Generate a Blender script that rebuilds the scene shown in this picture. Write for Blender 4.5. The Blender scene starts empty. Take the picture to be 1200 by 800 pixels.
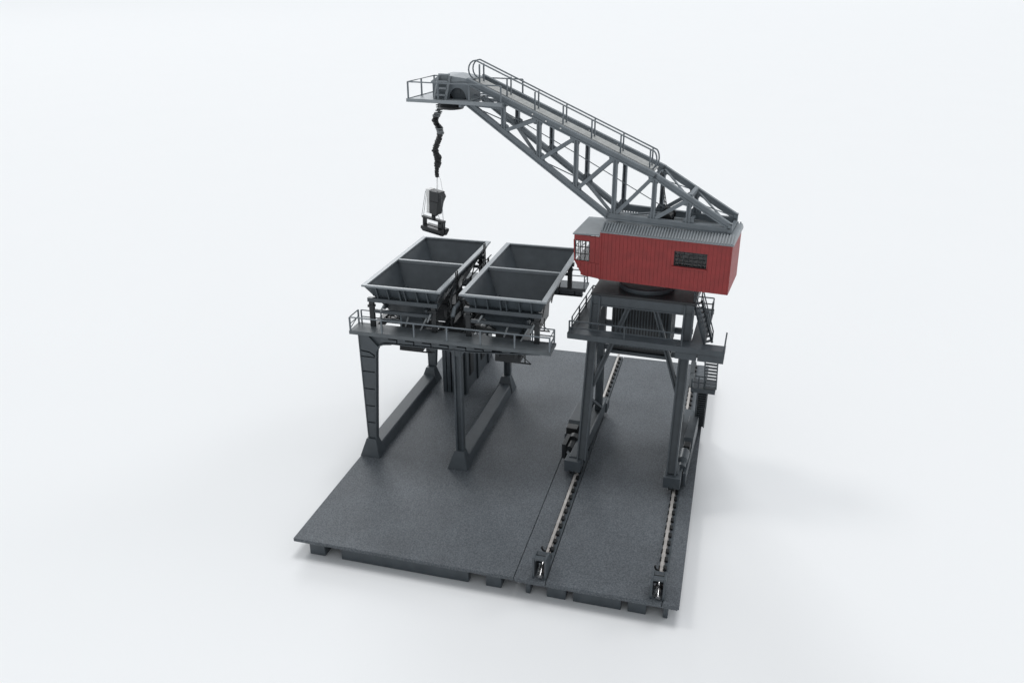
import bpy, bmesh, math, random
from mathutils import Vector, Matrix
random.seed(7)
S = 0.01                       # everything below is written in centimetres
PI = math.pi
scene = bpy.context.scene
COL = scene.collection

# ------------------------------------------------------------------ materials
def new_mat(name):
    m = bpy.data.materials.new(name); m.use_nodes = True
    return m, m.node_tree.nodes, m.node_tree.links, m.node_tree.nodes['Principled BSDF']

def plastic(name, col, rough=0.45, var=0.18, scale=160, bump=0.12, bscale=2200, spec=0.5, metal=0.0, dust=0.0):
    m, n, l, b = new_mat(name)
    tc = n.new('ShaderNodeTexCoord')
    nz = n.new('ShaderNodeTexNoise'); nz.inputs['Scale'].default_value = scale; nz.inputs['Detail'].default_value = 6
    l.new(tc.outputs['Object'], nz.inputs['Vector'])
    cr = n.new('ShaderNodeValToRGB')
    cr.color_ramp.elements[0].position = 0.3; cr.color_ramp.elements[1].position = 0.72
    cr.color_ramp.elements[0].color = tuple(c * (1 - var) for c in col) + (1,)
    cr.color_ramp.elements[1].color = tuple(min(1, c * (1 + var) + dust) for c in col) + (1,)
    l.new(nz.outputs['Fac'], cr.inputs['Fac']); l.new(cr.outputs['Color'], b.inputs['Base Color'])
    mr = n.new('ShaderNodeMapRange'); mr.inputs['To Min'].default_value = rough - 0.08; mr.inputs['To Max'].default_value = rough + 0.1
    l.new(nz.outputs['Fac'], mr.inputs['Value']); l.new(mr.outputs['Result'], b.inputs['Roughness'])
    nb = n.new('ShaderNodeTexNoise'); nb.inputs['Scale'].default_value = bscale; nb.inputs['Detail'].default_value = 3
    l.new(tc.outputs['Object'], nb.inputs['Vector'])
    bp = n.new('ShaderNodeBump'); bp.inputs['Strength'].default_value = bump; bp.inputs['Distance'].default_value = 0.0004
    l.new(nb.outputs['Fac'], bp.inputs['Height']); l.new(bp.outputs['Normal'], b.inputs['Normal'])
    b.inputs['Specular IOR Level'].default_value = spec
    b.inputs['Metallic'].default_value = metal
    return m

def ground_mat():
    m, n, l, b = new_mat('speckled_ground')
    tc = n.new('ShaderNodeTexCoord')
    a = n.new('ShaderNodeTexNoise'); a.inputs['Scale'].default_value = 980; a.inputs['Detail'].default_value = 3; a.inputs['Roughness'].default_value = 0.7
    c = n.new('ShaderNodeTexNoise'); c.inputs['Scale'].default_value = 28; c.inputs['Detail'].default_value = 5
    v = n.new('ShaderNodeTexVoronoi'); v.inputs['Scale'].default_value = 420
    for q in (a, c, v): l.new(tc.outputs['Object'], q.inputs['Vector'])
    r1 = n.new('ShaderNodeValToRGB')
    r1.color_ramp.elements[0].position = 0.36; r1.color_ramp.elements[0].color = (0.048, 0.058, 0.068, 1)
    r1.color_ramp.elements[1].position = 0.66; r1.color_ramp.elements[1].color = (0.134, 0.151, 0.168, 1)
    l.new(a.outputs['Fac'], r1.inputs['Fac'])
    r2 = n.new('ShaderNodeMapRange'); r2.inputs['From Min'].default_value = 0.3; r2.inputs['From Max'].default_value = 0.7
    r2.inputs['To Min'].default_value = 0.88; r2.inputs['To Max'].default_value = 1.12
    l.new(c.outputs['Fac'], r2.inputs['Value'])
    mx = n.new('ShaderNodeMix'); mx.data_type = 'RGBA'; mx.blend_type = 'MULTIPLY'; mx.inputs[0].default_value = 1
    l.new(r1.outputs['Color'], mx.inputs[6]); l.new(r2.outputs['Result'], mx.inputs[7])
    r3 = n.new('ShaderNodeValToRGB')      # rare pale grains
    r3.color_ramp.elements[0].position = 0.05; r3.color_ramp.elements[0].color = (1, 1, 1, 1)
    r3.color_ramp.elements[1].position = 0.09; r3.color_ramp.elements[1].color = (0, 0, 0, 1)
    l.new(v.outputs['Distance'], r3.inputs['Fac'])
    gt = n.new('ShaderNodeMath'); gt.operation = 'GREATER_THAN'; gt.inputs[1].default_value = 0.93
    sp = n.new('ShaderNodeSeparateColor'); l.new(v.outputs['Color'], sp.inputs[0]); l.new(sp.outputs[0], gt.inputs[0])
    mu = n.new('ShaderNodeMath'); mu.operation = 'MULTIPLY'; l.new(gt.outputs[0], mu.inputs[0]); l.new(r3.outputs['Color'], mu.inputs[1])
    m2 = n.new('ShaderNodeMix'); m2.data_type = 'RGBA'
    l.new(mu.outputs[0], m2.inputs[0]); l.new(mx.outputs[2], m2.inputs[6]); m2.inputs[7].default_value = (0.22, 0.23, 0.24, 1)
    l.new(m2.outputs[2], b.inputs['Base Color'])
    b.inputs['Roughness'].default_value = 0.56
    bp = n.new('ShaderNodeBump'); bp.inputs['Strength'].default_value = 0.8; bp.inputs['Distance'].default_value = 0.0006
    l.new(a.outputs['Fac'], bp.inputs['Height']); l.new(bp.outputs['Normal'], b.inputs['Normal'])
    return m

def backdrop_mat():
    m, n, l, b = new_mat('white_paper')
    tc = n.new('ShaderNodeTexCoord')
    nz = n.new('ShaderNodeTexNoise'); nz.inputs['Scale'].default_value = 5; nz.inputs['Detail'].default_value = 4
    l.new(tc.outputs['Object'], nz.inputs['Vector'])
    cr = n.new('ShaderNodeValToRGB')
    cr.color_ramp.elements[0].color = (0.862, 0.876, 0.884, 1); cr.color_ramp.elements[1].color = (0.874, 0.886, 0.894, 1)
    l.new(nz.outputs['Fac'], cr.inputs['Fac']); l.new(cr.outputs['Color'], b.inputs['Base Color'])
    b.inputs['Roughness'].default_value = 1.0; b.inputs['Specular IOR Level'].default_value = 0.0
    return m

def glass_mat(name, refl):
    m, n, l, b = new_mat(name)
    n.remove(b)
    t = n.new('ShaderNodeBsdfTransparent'); g = n.new('ShaderNodeBsdfGlossy'); g.inputs['Roughness'].default_value = 0.08
    f = n.new('ShaderNodeMixShader'); f.inputs[0].default_value = refl
    nz = n.new('ShaderNodeTexNoise'); nz.inputs['Scale'].default_value = 300
    bp = n.new('ShaderNodeBump'); bp.inputs['Strength'].default_value = 0.1; bp.inputs['Distance'].default_value = 0.001
    l.new(nz.outputs['Fac'], bp.inputs['Height']); l.new(bp.outputs['Normal'], g.inputs['Normal'])
    l.new(t.outputs[0], f.inputs[1]); l.new(g.outputs[0], f.inputs[2])
    l.new(f.outputs[0], n['Material Output'].inputs['Surface'])
    return m

M = dict(
    ground=ground_mat(), paper=backdrop_mat(), glass=glass_mat('window_glass', 0.14), dim_glass=glass_mat('weak_reflection_glass', 0.03),  # second glass only reflects less, keeping the house window dark
    grey=plastic('anthracite_plastic', (0.060, 0.073, 0.084), 0.40, 0.14, 120, dust=0.004),
    dark=plastic('dark_plastic', (0.022, 0.025, 0.028), 0.45, 0.2, 150),
    black=plastic('black_plastic', (0.012, 0.013, 0.014), 0.4, 0.2, 150),
    boom=plastic('blue_grey_plastic', (0.165, 0.190, 0.210), 0.40, 0.12, 110, dust=0.006),
    light=plastic('pale_grey_plastic', (0.24, 0.26, 0.27), 0.5, 0.1, 200, dust=0.01),
    plank=plastic('catwalk_grey', (0.42, 0.43, 0.42), 0.6, 0.12, 300),
    roof=plastic('roof_grey', (0.25, 0.278, 0.298), 0.42, 0.1, 120, dust=0.01),
    red=plastic('red_plastic', (0.298, 0.029, 0.028), 0.48, 0.12, 140, dust=0.004),
    rail=plastic('rail_metal', (0.55, 0.525, 0.50), 0.38, 0.12, 400, metal=0.5),
    silver=plastic('bright_metal', (0.78, 0.78, 0.78), 0.25, 0.1, 300, metal=0.9),
    cord=plastic('dark_cord', (0.02, 0.021, 0.023), 0.35, 0.3, 600),
    deck=plastic('deck_grey', (0.115, 0.13, 0.14), 0.52, 0.14, 130, dust=0.006),
    rim=plastic('rim_grey', (0.27, 0.298, 0.318), 0.36, 0.08, 130),
    white=plastic('white_plastic', (0.78, 0.78, 0.77), 0.5, 0.05, 200),
    brown=plastic('brown_plastic', (0.10, 0.035, 0.02), 0.5, 0.1, 200),
)

# ------------------------------------------------------------------ mesh builder
class MB:
    def __init__(self): self.v = []; self.f = []; self.mi = []; self.cur = 0
    def add(self, vs, fs):
        o = len(self.v); self.v += [Vector(p) for p in vs]
        for f in fs: self.f.append([i + o for i in f]); self.mi.append(self.cur)
        return self
    def hexa(self, b, t):                       # 4 bottom points, 4 top points
        return self.add(list(b) + list(t), [(3, 2, 1, 0), (4, 5, 6, 7), (0, 1, 5, 4), (1, 2, 6, 5), (2, 3, 7, 6), (3, 0, 4, 7)])
    def box(self, x0, x1, y0, y1, z0, z1):
        return self.hexa([(x0, y0, z0), (x1, y0, z0), (x1, y1, z0), (x0, y1, z0)], [(x0, y0, z1), (x1, y0, z1), (x1, y1, z1), (x0, y1, z1)])
    def taper(self, x0, x1, y0, y1, z0, X0, X1, Y0, Y1, z1):
        return self.hexa([(x0, y0, z0), (x1, y0, z0), (x1, y1, z0), (x0, y1, z0)], [(X0, Y0, z1), (X1, Y0, z1), (X1, Y1, z1), (X0, Y1, z1)])
    def bar(self, p, q, w, h, up=(0, 0, 1)):     # rectangular bar, w across, h along 'up'
        p, q = Vector(p), Vector(q); d = (q - p).normalized(); up = Vector(up)
        s = d.cross(up)
        if s.length < 1e-6: s = d.cross(Vector((0, 1, 0)))
        s.normalize(); u = s.cross(d).normalized()
        s *= w / 2; u *= h / 2
        return self.hexa([p - s - u, p + s - u, p + s + u, p - s + u], [q - s - u, q + s - u, q + s + u, q - s + u])
    def tube(self, pts, r, n=7, caps=True):
        pts = [Vector(p) for p in pts]; rings = []; prev = None
        for i, p in enumerate(pts):
            d = ((pts[min(i + 1, len(pts) - 1)] - pts[max(i - 1, 0)])).normalized()
            if prev is None:
                a = d.cross(Vector((0, 0, 1)))
                if a.length < 1e-4: a = d.cross(Vector((0, 1, 0)))
            else: a = prev - d * prev.dot(d)
            a.normalize(); prev = a; b = d.cross(a)
            rr = r[i] if isinstance(r, (list, tuple)) else r
            rings.append([p + a * (rr * math.cos(2 * PI * k / n)) + b * (rr * math.sin(2 * PI * k / n)) for k in range(n)])
        vs = [q for R in rings for q in R]; fs = []
        for i in range(len(rings) - 1):
            for k in range(n): fs.append((i * n + k, i * n + (k + 1) % n, (i + 1) * n + (k + 1) % n, (i + 1) * n + k))
        if caps: fs += [tuple(reversed(range(n))), tuple(range((len(rings) - 1) * n, len(rings) * n))]
        return self.add(vs, fs)
    def cyl(self, p, q, r, n=24): return self.tube([p, q], r, n)
    def prism(self, poly, a, b, axis='y'):       # polygon in the plane normal to axis, from a to b
        def P(c, t):
            if axis == 'y': return (c[0], t, c[1])
            if axis == 'x': return (t, c[0], c[1])
            return (c[0], c[1], t)
        n = len(poly); vs = [P(c, a) for c in poly] + [P(c, b) for c in poly]
        fs = [tuple(range(n)), tuple(reversed(range(n, 2 * n)))] + [(i, i + n, (i + 1) % n + n, (i + 1) % n) for i in range(n)]
        return self.add(vs, fs)
    def lathe(self, prof, cx, cy, n=40):         # profile of (radius, z)
        vs = []; fs = []; m = len(prof)
        for r, z in prof:
            for k in range(n): vs.append((cx + r * math.cos(2 * PI * k / n), cy + r * math.sin(2 * PI * k / n), z))
        for i in range(m - 1):
            for k in range(n): fs.append((i * n + k, i * n + (k + 1) % n, (i + 1) * n + (k + 1) % n, (i + 1) * n + k))
        fs += [tuple(reversed(range(n))), tuple(range((m - 1) * n, m * n))]
        return self.add(vs, fs)
    def ring(self, c, r, rt, axis, n=24, a0=0, a1=2 * PI):   # torus or arc of one
        ax = Vector(axis).normalized(); e = ax.cross(Vector((0, 0, 1)))
        if e.length < 1e-4: e = Vector((1, 0, 0))
        e.normalize(); g = ax.cross(e); c = Vector(c)
        return self.tube([c + e * (r * math.cos(a0 + (a1 - a0) * k / n)) + g * (r * math.sin(a0 + (a1 - a0) * k / n)) for k in range(n + 1)], rt, 6)

def obj(name, mb, mats, parent=None, bevel=0.0, smooth=False):
    """one mesh object; vertices are written in the thing's frame, the pivot of the parent chain is taken off"""
    piv = Vector((0, 0, 0))
    if parent is not None: piv = Vector(parent['_piv'])
    me = bpy.data.meshes.new(name)
    me.from_pydata([tuple((p - piv) * S) for p in mb.v], [], mb.f)
    mats = mats if isinstance(mats, (list, tuple)) else [mats]
    for m in mats: me.materials.append(M[m])
    me.polygons.foreach_set('material_index', mb.mi)
    bm = bmesh.new(); bm.from_mesh(me); bmesh.ops.recalc_face_normals(bm, faces=bm.faces); bm.to_mesh(me); bm.free()
    if smooth:
        me.polygons.foreach_set('use_smooth', [True] * len(me.polygons))
        try: me.set_sharp_from_angle(angle=math.radians(35))
        except Exception: pass
    me.update()
    o = bpy.data.objects.new(name, me); COL.objects.link(o)
    if parent is not None: o.parent = parent; o['_piv'] = tuple(piv)
    if bevel:
        b = o.modifiers.new('bevel', 'BEVEL'); b.width = bevel * S; b.segments = 2; b.limit_method = 'ANGLE'; b.angle_limit = math.radians(40)
    return o

def tag(o, label, cat, group=None):
    o['label'] = label; o['category'] = cat
    if group: o['group'] = group
    return o

def thing(name, label, cat, pivot=(0, 0, 0), frame=(0, 0, 0), group=None):
    """Empty at the thing's base; frame = (x, y, yaw) of the local coordinates, pivot = base point in those coordinates"""
    o = bpy.data.objects.new(name, None); COL.objects.link(o); o.empty_display_size = 0.01
    a = math.radians(frame[2]); c, s = math.cos(a), math.sin(a)
    o.location = ((frame[0] + c * pivot[0] - s * pivot[1]) * S, (frame[1] + s * pivot[0] + c * pivot[1]) * S, pivot[2] * S)
    o.rotation_euler = (0, 0, a); o['_piv'] = tuple(pivot)
    return tag(o, label, cat, group)

def railing(parent, pts, height, spacing, rails=(1.0,), r=0.055, mat='boom', closed_ends=True, tilt=None, name='railing'):
    """handrail mesh with each post a sub-part; pts = deck-edge polyline, rails = fractions of the height"""
    pts = [Vector(p) for p in pts]
    mb = MB()
    for f in rails: mb.tube([p + Vector((0, 0, height * f)) for p in pts], r, 6)
    o = obj(name, mb, mat, parent)
    posts = []
    for i in range(len(pts) - 1):
        L = (pts[i + 1] - pts[i]).length; n = max(1, round(L / spacing))
        for k in range(n): posts.append(pts[i].lerp(pts[i + 1], k / n))
    posts.append(pts[-1])
    for p in posts: obj('post', MB().bar(p + Vector((0, 0, -0.22)), p + Vector((0, 0, height)), r * 1.9, r * 1.9, (0, 1, 0)), mat, o)
    return o

# ------------------------------------------------------------------ setting: seamless white sweep
TZ = -1.6                                     # the table top under the model
mb = MB(); prof = [(-260, TZ)]
for k in range(0, 25): prof.append((4200 + 900 * math.sin(k / 24 * PI / 2), TZ + 900 * (1 - math.cos(k / 24 * PI / 2))))
prof.append((5100, 1600))
xs = [-5000, -500, 0, 500, 5000]
vs = [(x, y, z) for (y, z) in prof for x in xs]; nx = len(xs)
mb.add(vs, [(i * nx + j, i * nx + j + 1, (i + 1) * nx + j + 1, (i + 1) * nx + j) for i in range(len(prof) - 1) for j in range(nx - 1)])
o = obj('backdrop', mb, 'paper', smooth=True); o['kind'] = 'structure'
o.data.flip_normals() if o.data.polygons[0].normal.z < 0 else None

# ------------------------------------------------------------------ model base plate
base = thing('model_base', 'flat dark grey speckled base plate carrying the whole harbour model', 'base plate', (14, 18.75, TZ))
obj('ground_panel', MB().box(0, 16.76, 0, 37.5, -0.28, 0), 'ground', base, bevel=0.04)
mb = MB()
for a, b in ((16.80, 18.98), (19.03, 26.84), (26.89, 28.0)): mb.box(a, b, 0, 37.5, -0.28, 0)
mb.box(16.9, 27.9, 0.06, 37.4, -0.4, -0.284)
obj('rail_panel', mb, 'ground', base, bevel=0.025)
for a, b, d in ((0.95, 2.2, 1.2), (3.5, 13.34, 0.5), (14.6, 15.75, 1.0), (17.5, 17.85, 1.6), (19.0, 20.35, 0.9), (20.85, 24.15, 0.5), (24.6, 25.85, 0.9), (26.97, 27.3, 1.6)):
    obj('foot', MB().box(a, b, 0.5, 0.5 + d, TZ, -0.41 if a > 16.8 else -0.284), 'grey', base, bevel=0.06)
for a, b in ((1.0, 2.2), (14.6, 15.8), (19, 20.4), (25, 26.2)):
    obj('foot', MB().box(a, b, 35.6, 36.8, TZ, -0.41 if a > 16.8 else -0.284), 'grey', base, bevel=0.06)
mb = MB()
mb.box(0.35, 0.6, 1.2, 36.6, -1.0, -0.284); mb.box(27.3, 27.55, 2.3, 36.6, -1.0, -0.41); mb.box(0.7, 27.2, 18.4, 18.7, TZ, -0.41)
obj('rib', mb, 'dark', base)

# ------------------------------------------------------------------ crane rails and buffer stops
for X, lab, slab in ((18.5, 'bare metal crane rail in the middle of the base plate, left one', 'dark upright rail stop with silver buffer, nearest the plate seam'),
               (26.5, 'bare metal crane rail along the right edge of the base plate', 'dark upright rail stop with silver buffer at the front right corner')):
    t = thing('crane_rail', lab, 'rail', (X, 18.7, 0), group='rails under the gantry')
    mb = MB(); mb.box(X - 0.15, X + 0.15, 0.9, 37.3, 0.004, 0.07); mb.box(X - 0.05, X + 0.05, 0.9, 37.3, 0.07, 0.24); mb.box(X - 0.10, X + 0.10, 0.9, 37.3, 0.24, 0.36)
    obj('rail_bar', mb, 'rail', t)
    mb = MB(); y = 1.4
    while y < 37:
        mb.box(X + 0.09, X + 0.34, y, y + 0.42, 0.034, 0.2); mb.box(X - 0.22, X - 0.08, y, y + 0.42, 0.034, 0.12); y += 0.95
    o = obj('rail_clip', mb, 'black', t); o['kind'] = 'stuff'
    mb = MB(); mb.box(X + 0.20, X + 0.46, 0.9, 37.3, 0.003, 0.03)
    obj('rail_bed', mb, 'grey', t)
    s = thing('buffer_stop', slab, 'rail stop', (X, 0.7, 0), group='stops at the rail ends')
    mb = MB()
    for sx in (-1, 1): mb.prism([(0.3, 0.0), (1.75, 0.0), (1.75, 1.05), (1.35, 1.55), (0.3, 1.75)], X + sx * 0.42 - 0.08, X + sx * 0.42 + 0.08, 'x')
    mb.box(X - 0.34, X + 0.34, 1.5, 1.75, 0.35, 1.05); mb.box(X - 0.34, X + 0.34, 1.02, 1.4, 1.36, 1.5); mb.box(X - 0.34, X + 0.34, 0.3, 0.62, 1.52, 1.72)
    obj('stop_frame', mb, 'grey', s, bevel=0.025)
    mb = MB(); mb.cyl((X + 0.06, 0.34, 0.22), (X, 1.5, 0.6), 0.09, 12); mb.cyl((X + 0.06, 0.26, 0.2), (X + 0.06, 0.36, 0.23), 0.16, 16)
    mb.bar((X - 0.2, 0.5, 0.05), (X - 0.05, 0.7, 0.75), 0.1, 0.1)
    obj('buffer', mb, 'silver', s, smooth=True)
    obj('hook', MB().ring((X - 0.12, 3.0, 0.5), 0.32, 0.075, (0, 1, 0.25), 16, -0.5, PI + 0.5), 'black', s, smooth=True)

# ------------------------------------------------------------------ coal wharf (the trestle under the hoppers)
wharf = thing('coal_wharf', 'dark grey trestle wharf on concrete footings carrying the two coal hoppers', 'wharf', (8.3, 19.7, 0))
FY, RY = 12.3, 27.0                     # front and rear frame planes
for x0 in (-0.03, 7.88):
    mb = MB()
    for y0, y1 in ((11.75, 13.25), (26.15, 27.7)):
        mb.taper(x0, x0 + 1.76, y0, y1, 0.0, x0 + 0.5, x0 + 1.36, y0 + 0.42, y1 - 0.42, 1.55)
    mb.prism([(x0 + 0.06, 0), (x0 + 1.68, 0), (x0 + 1.46, 0.72), (x0 + 1.36, 0.8), (x0 + 0.45, 0.92), (x0 + 0.3, 0.85)], 12.9, 26.6)
    obj('footing', mb, 'grey', wharf, bevel=0.03)
def arc(cx, cz, r, a0, a1, n=6): return [(cx + r * math.cos(math.radians(a0 + (a1 - a0) * k / n)), cz + r * math.sin(math.radians(a0 + (a1 - a0) * k / n))) for k in range(n + 1)]
for yb in (FY, RY):
    y1 = yb + 0.55
    # bracketed outer leg
    inner = [(1.28, 1.52), (1.82, 9.3)] + arc(2.85, 9.55, 1.0, 180, 90) + [(3.3, 10.6)]
    poly = [(0.6, 1.52)] + inner + [(3.3, 11.28), (0.46, 11.28)]
    mb = MB(); mb.prism(poly, yb + 0.25, y1 - 0.1)
    zs = (1.56, 3.1, 4.7, 6.3, 7.9, 9.25)
    for za, zb in zip(zs[:-1], zs[1:]):
        L_ = lambda z: 0.66 - 0.0154 * (z - 1.5); R_ = lambda z: 1.22 + 0.069 * (z - 1.5)
        za += 0.05; zb -= 0.05
        mb.hexa([(L_(za), yb + 0.04, za), (R_(za), yb + 0.04, za), (R_(za), yb + 0.25, za), (L_(za), yb + 0.25, za)], [(L_(zb), yb + 0.04, zb), (R_(zb), yb + 0.04, zb), (R_(zb), yb + 0.25, zb), (L_(zb), yb + 0.25, zb)])
    mb.prism([(0.55, 9.3), (1.75, 9.3), (1.3, 9.62), (0.54, 9.72)], yb + 0.04, yb + 0.25); mb.prism([(0.53, 9.84), (1.32, 9.74), (1.86, 9.42), (2.02, 9.95), (2.2, 10.12), (1.35, 11.05), (1.35, 11.2), (0.5, 11.2)], yb + 0.04, yb + 0.25)
    for a, b in zip(inner[:-1], inner[1:]): mb.bar((a[0], (yb + y1) / 2, a[1]), (b[0], (yb + y1) / 2, b[1]), 0.55, 0.1, (1, 0, 0.3))
    mb.bar((0.62, (yb + y1) / 2, 1.52), (0.47, (yb + y1) / 2, 11.25), 0.55, 0.1, (1, 0, 0))
    obj('leg', mb, 'grey', wharf)
    mb = MB()                              # middle leg, an H section
    mb.box(8.52, 8.66, yb, y1, 1.52, 10.85); mb.box(9.02, 9.16, yb, y1, 1.52, 10.85); mb.box(8.66, 9.02, yb + 0.2, yb + 0.32, 1.52, 10.8)
    mb.prism([(8.1, 10.85), (9.6, 10.85), (9.16, 10.2), (8.52, 10.2)], yb + 0.05, y1 - 0.05)
    obj('leg', mb, 'grey', wharf)
    mb = MB(); rear = yb > 20
    gb = (lambda x: 10.5) if rear else (lambda x: 10.62 + max(0, x - 3.3) * 0.008 + max(0, x - 9.9) * 0.07)
    xe = 16.1 if rear else 15.6
    mb.prism([(3.3, gb(3.3)), (9.9, gb(9.9)), (xe, gb(xe)), (xe, 11.28), (3.3, 11.28)], yb + 0.3, y1 - 0.05)
    for a, b in ((3.3, 9.9), (9.9, xe)): mb.bar((a, (yb + y1) / 2, gb(a) + 0.03), (b, (yb + y1) / 2, gb(b) + 0.03), 0.62, 0.07)
    x = 2.3
    while x < xe - 0.5:                        # cladding plates with open joints
        n = min(x + 1.45, xe); m_ = n - 0.7
        z0 = lambda q: min(gb(q) + 0.15, 11.0)
        mb.hexa([(x + 0.1, yb, z0(x)), (m_, yb, z0(m_)), (m_, yb + 0.3, z0(m_)), (x + 0.1, yb + 0.3, z0(x))], [(x + 0.1, yb, 11.2), (m_, yb, 11.2), (m_, yb + 0.3, 11.2), (x + 0.1, yb + 0.3, 11.2)])
        if z0(n) < 10.93: mb.hexa([(m_, yb, z0(m_)), (n, yb, z0(n)), (n, yb + 0.3, z0(n)), (m_, yb + 0.3, z0(m_))], [(m_, yb, 11.0), (n, yb, 11.0), (n, yb + 0.3, 11.0), (m_, yb + 0.3, 11.0)])
        mb.box(m_, n + 0.1, yb, yb + 0.3, 11.1, 11.2)
        x += 1.45
    obj('girder', mb, 'grey', wharf)
def deck(y0, y1):
    mb = MB(); mb.box(-0.25, 16.5, y0, y1, 11.30, 11.52); mb.box(-0.25, 16.5, y0 - 0.04, y0 + 0.08, 11.22, 11.5)
    for x in range(17): mb.box(0.2 + x, 0.28 + x, y0 + 0.1, y1 - 0.1, 11.2, 11.3)
    return obj('deck', mb, 'deck', wharf, bevel=0.02)
deck(12.15, 14.0); deck(26.4, 28.3)
mb = MB()
for x in (0.9, 6.6, 8.75, 13.2): mb.box(x, x + 0.45, 14.0, 26.4, 10.75, 11.45)
for y in (16, 20, 24): mb.box(1.0, 13.6, y, y + 0.3, 10.8, 11.3)
obj('crossbeam', mb, 'dark', wharf)
railing(wharf, [(-0.15, 13.85, 11.52), (-0.15, 12.22, 11.52), (16.35, 12.22, 11.52), (16.35, 13.85, 11.52)], 1.15, 3.0, (1.0,), 0.06)
railing(wharf, [(0.1, 13.9, 11.52), (3.6, 13.9, 11.52)], 1.15, 1.8, (1.0, 0.5), 0.05)
railing(wharf, [(14.6, 13.9, 11.52), (16.35, 13.9, 11.52)], 1.15, 1.8, (1.0, 0.5), 0.05)
railing(wharf, [(-0.1, 28.2, 11.52), (16.35, 28.2, 11.52), (16.35, 26.5, 11.52)], 1.15, 3.0, (1.0, 0.5), 0.05)
for x in (-0.15, 16.35):
    mb = MB(); mb.tube([(x, 12.22, 12.1), (x, 13.85, 12.1)], 0.045, 6); mb.tube([(x, 12.22, 11.7), (x, 13.85, 12.2)], 0.04, 6)
    obj('end_rail', mb, 'boom', wharf)
# service gangway between the hoppers
mb = MB(); mb.box(7.55, 8.75, 14.0, 26.4, 11.46, 11.56)
for y in (14.6, 17.2, 19.8, 22.4, 25.0): mb.box(7.6, 7.75, y, y + 0.15, 11.56, 14.2); mb.box(8.55, 8.7, y + 0.5, y + 0.65, 11.56, 14.0)
mb.tube([(7.68, 14.2, 13.2), (7.68, 26, 13.2)], 0.07, 6); mb.tube([(8.62, 14.2, 13.0), (8.62, 26, 13.0)], 0.07, 6); mb.tube([(7.68, 14.2, 14.2), (7.68, 26, 14.2)], 0.05, 6)
mb.bar((7.7, 14.6, 11.6), (7.7, 17.2, 14.1), 0.1, 0.1); mb.bar((8.62, 15.1, 13.9), (8.62, 17.7, 11.7), 0.1, 0.1); mb.bar((8.62, 20.3, 13.9), (8.62, 22.9, 11.7), 0.1, 0.1)
obj('gangway', mb, 'dark', wharf)
mb = MB(); mb.tube([(8.05, 13.9, 12.9), (8.05, 14.4, 13.4), (8.05, 19.4, 13.4), (8.05, 19.9, 12.8)], 0.17, 10)
obj('pipe', mb, 'boom', wharf, smooth=True)
for y in (15.6, 18.7, 21.6, 24.2):
    mb = MB(); mb.ring((8.2, y, 13.9), 0.28, 0.05, (1, -0.6, 0.3), 14); mb.tube([(8.2, y, 12.9), (8.2, y, 13.9)], 0.06, 6); mb.bar((8.0, y, 13.9), (8.4, y, 13.9), 0.05, 0.05)
    obj('handwheel', mb, 'dark', wharf, smooth=True)

# ------------------------------------------------------------------ twin-bin coal hoppers
CX, CY, HW, HD = 4.06, 19.93, 3.34, 6.93
hop = thing('coal_hopper', 'open twin-bin coal hopper standing left on the wharf, beneath the grab', 'hopper', (CX, CY, 11.52), group='coal hoppers on the wharf')
mb = MB(); L = 0.4
mb.box(CX - HW, CX - HW + L, CY - HD, CY + HD, 15.06, 15.22); mb.box(CX + HW - L, CX + HW, CY - HD, CY + HD, 15.06, 15.22)
mb.box(CX - HW + L, CX + HW - L, CY - HD, CY - HD + 0.26, 15.06, 15.22); mb.box(CX - HW + L, CX + HW - L, CY + HD - 0.26, CY + HD, 15.06, 15.22)
obj('rim', mb, 'rim', hop, bevel=0.02)
obj('divider', MB().box(CX - HW + L, CX + HW - L, CY - 0.15, CY + 0.15, 14.5, 15.2), 'rim', hop, bevel=0.02)
for s in (-1, 1):
    ya, yb = (CY - HD + 0.2, CY - 0.08) if s < 0 else (CY + 0.08, CY + HD - 0.2)
    ym = (ya + yb) / 2
    def rect(hx, hy, z): return [(CX - hx, ym - hy, z), (CX + hx, ym - hy, z), (CX + hx, ym + hy, z), (CX - hx, ym + hy, z)]
    hx, hy = HW - 0.3, (yb - ya) / 2
    R = [rect(hx, hy, 15.07), rect(1.0, 1.1, 11.6), rect(1.0, 1.1, 11.3)]
    Q = [rect(hx + 0.14, hy + 0.06, 15.06), rect(1.14, 1.24, 11.5), rect(1.14, 1.24, 11.3)]
    vs = R[0] + R[1] + R[2] + Q[0] + Q[1] + Q[2]; fs = []
    for k in range(4):
        j = (k + 1) % 4
        for a in (0, 4): fs.append((a + k, a + j, a + 4 + j, a + 4 + k)); fs.append((12 + a + k, 12 + a + j, 12 + a + 4 + j, 12 + a + 4 + k))
        fs.append((k, j, 12 + j, 12 + k)); fs.append((8 + k, 8 + j, 20 + j, 20 + k))
    mb = MB(); mb.add(vs, fs); mb.box(CX - 1.0, CX + 1.0, ym - 1.1, ym + 1.1, 11.34, 11.42)
    obj('bin', mb, 'grey', hop)
    mb = MB(); mb.taper(CX - 1.0, CX + 1.0, ym - 2.1, ym + 1.6, 9.15, CX - 1.15, CX + 1.15, ym - 1.3, ym + 1.3, 11.32)
    mb.box(CX - 0.85, CX - 0.6, ym - 2.2, ym - 2.0, 9.6, 10.9); mb.box(CX + 0.6, CX + 0.85, ym - 2.2, ym - 2.0, 9.6, 10.9); mb.box(CX + 1.0, CX + 1.9, ym - 2.1, ym - 1.95, 9.15, 9.25); mb.bar((CX + 1.05, ym - 2.0, 9.9), (CX + 1.85, ym - 2.0, 9.2), 0.07, 0.07); mb.box(CX + 1.35, CX + 1.45, ym - 2.1, ym - 1.95, 9.25, 10.4)
    obj('chute', mb, 'dark', hop, bevel=0.04)
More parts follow.
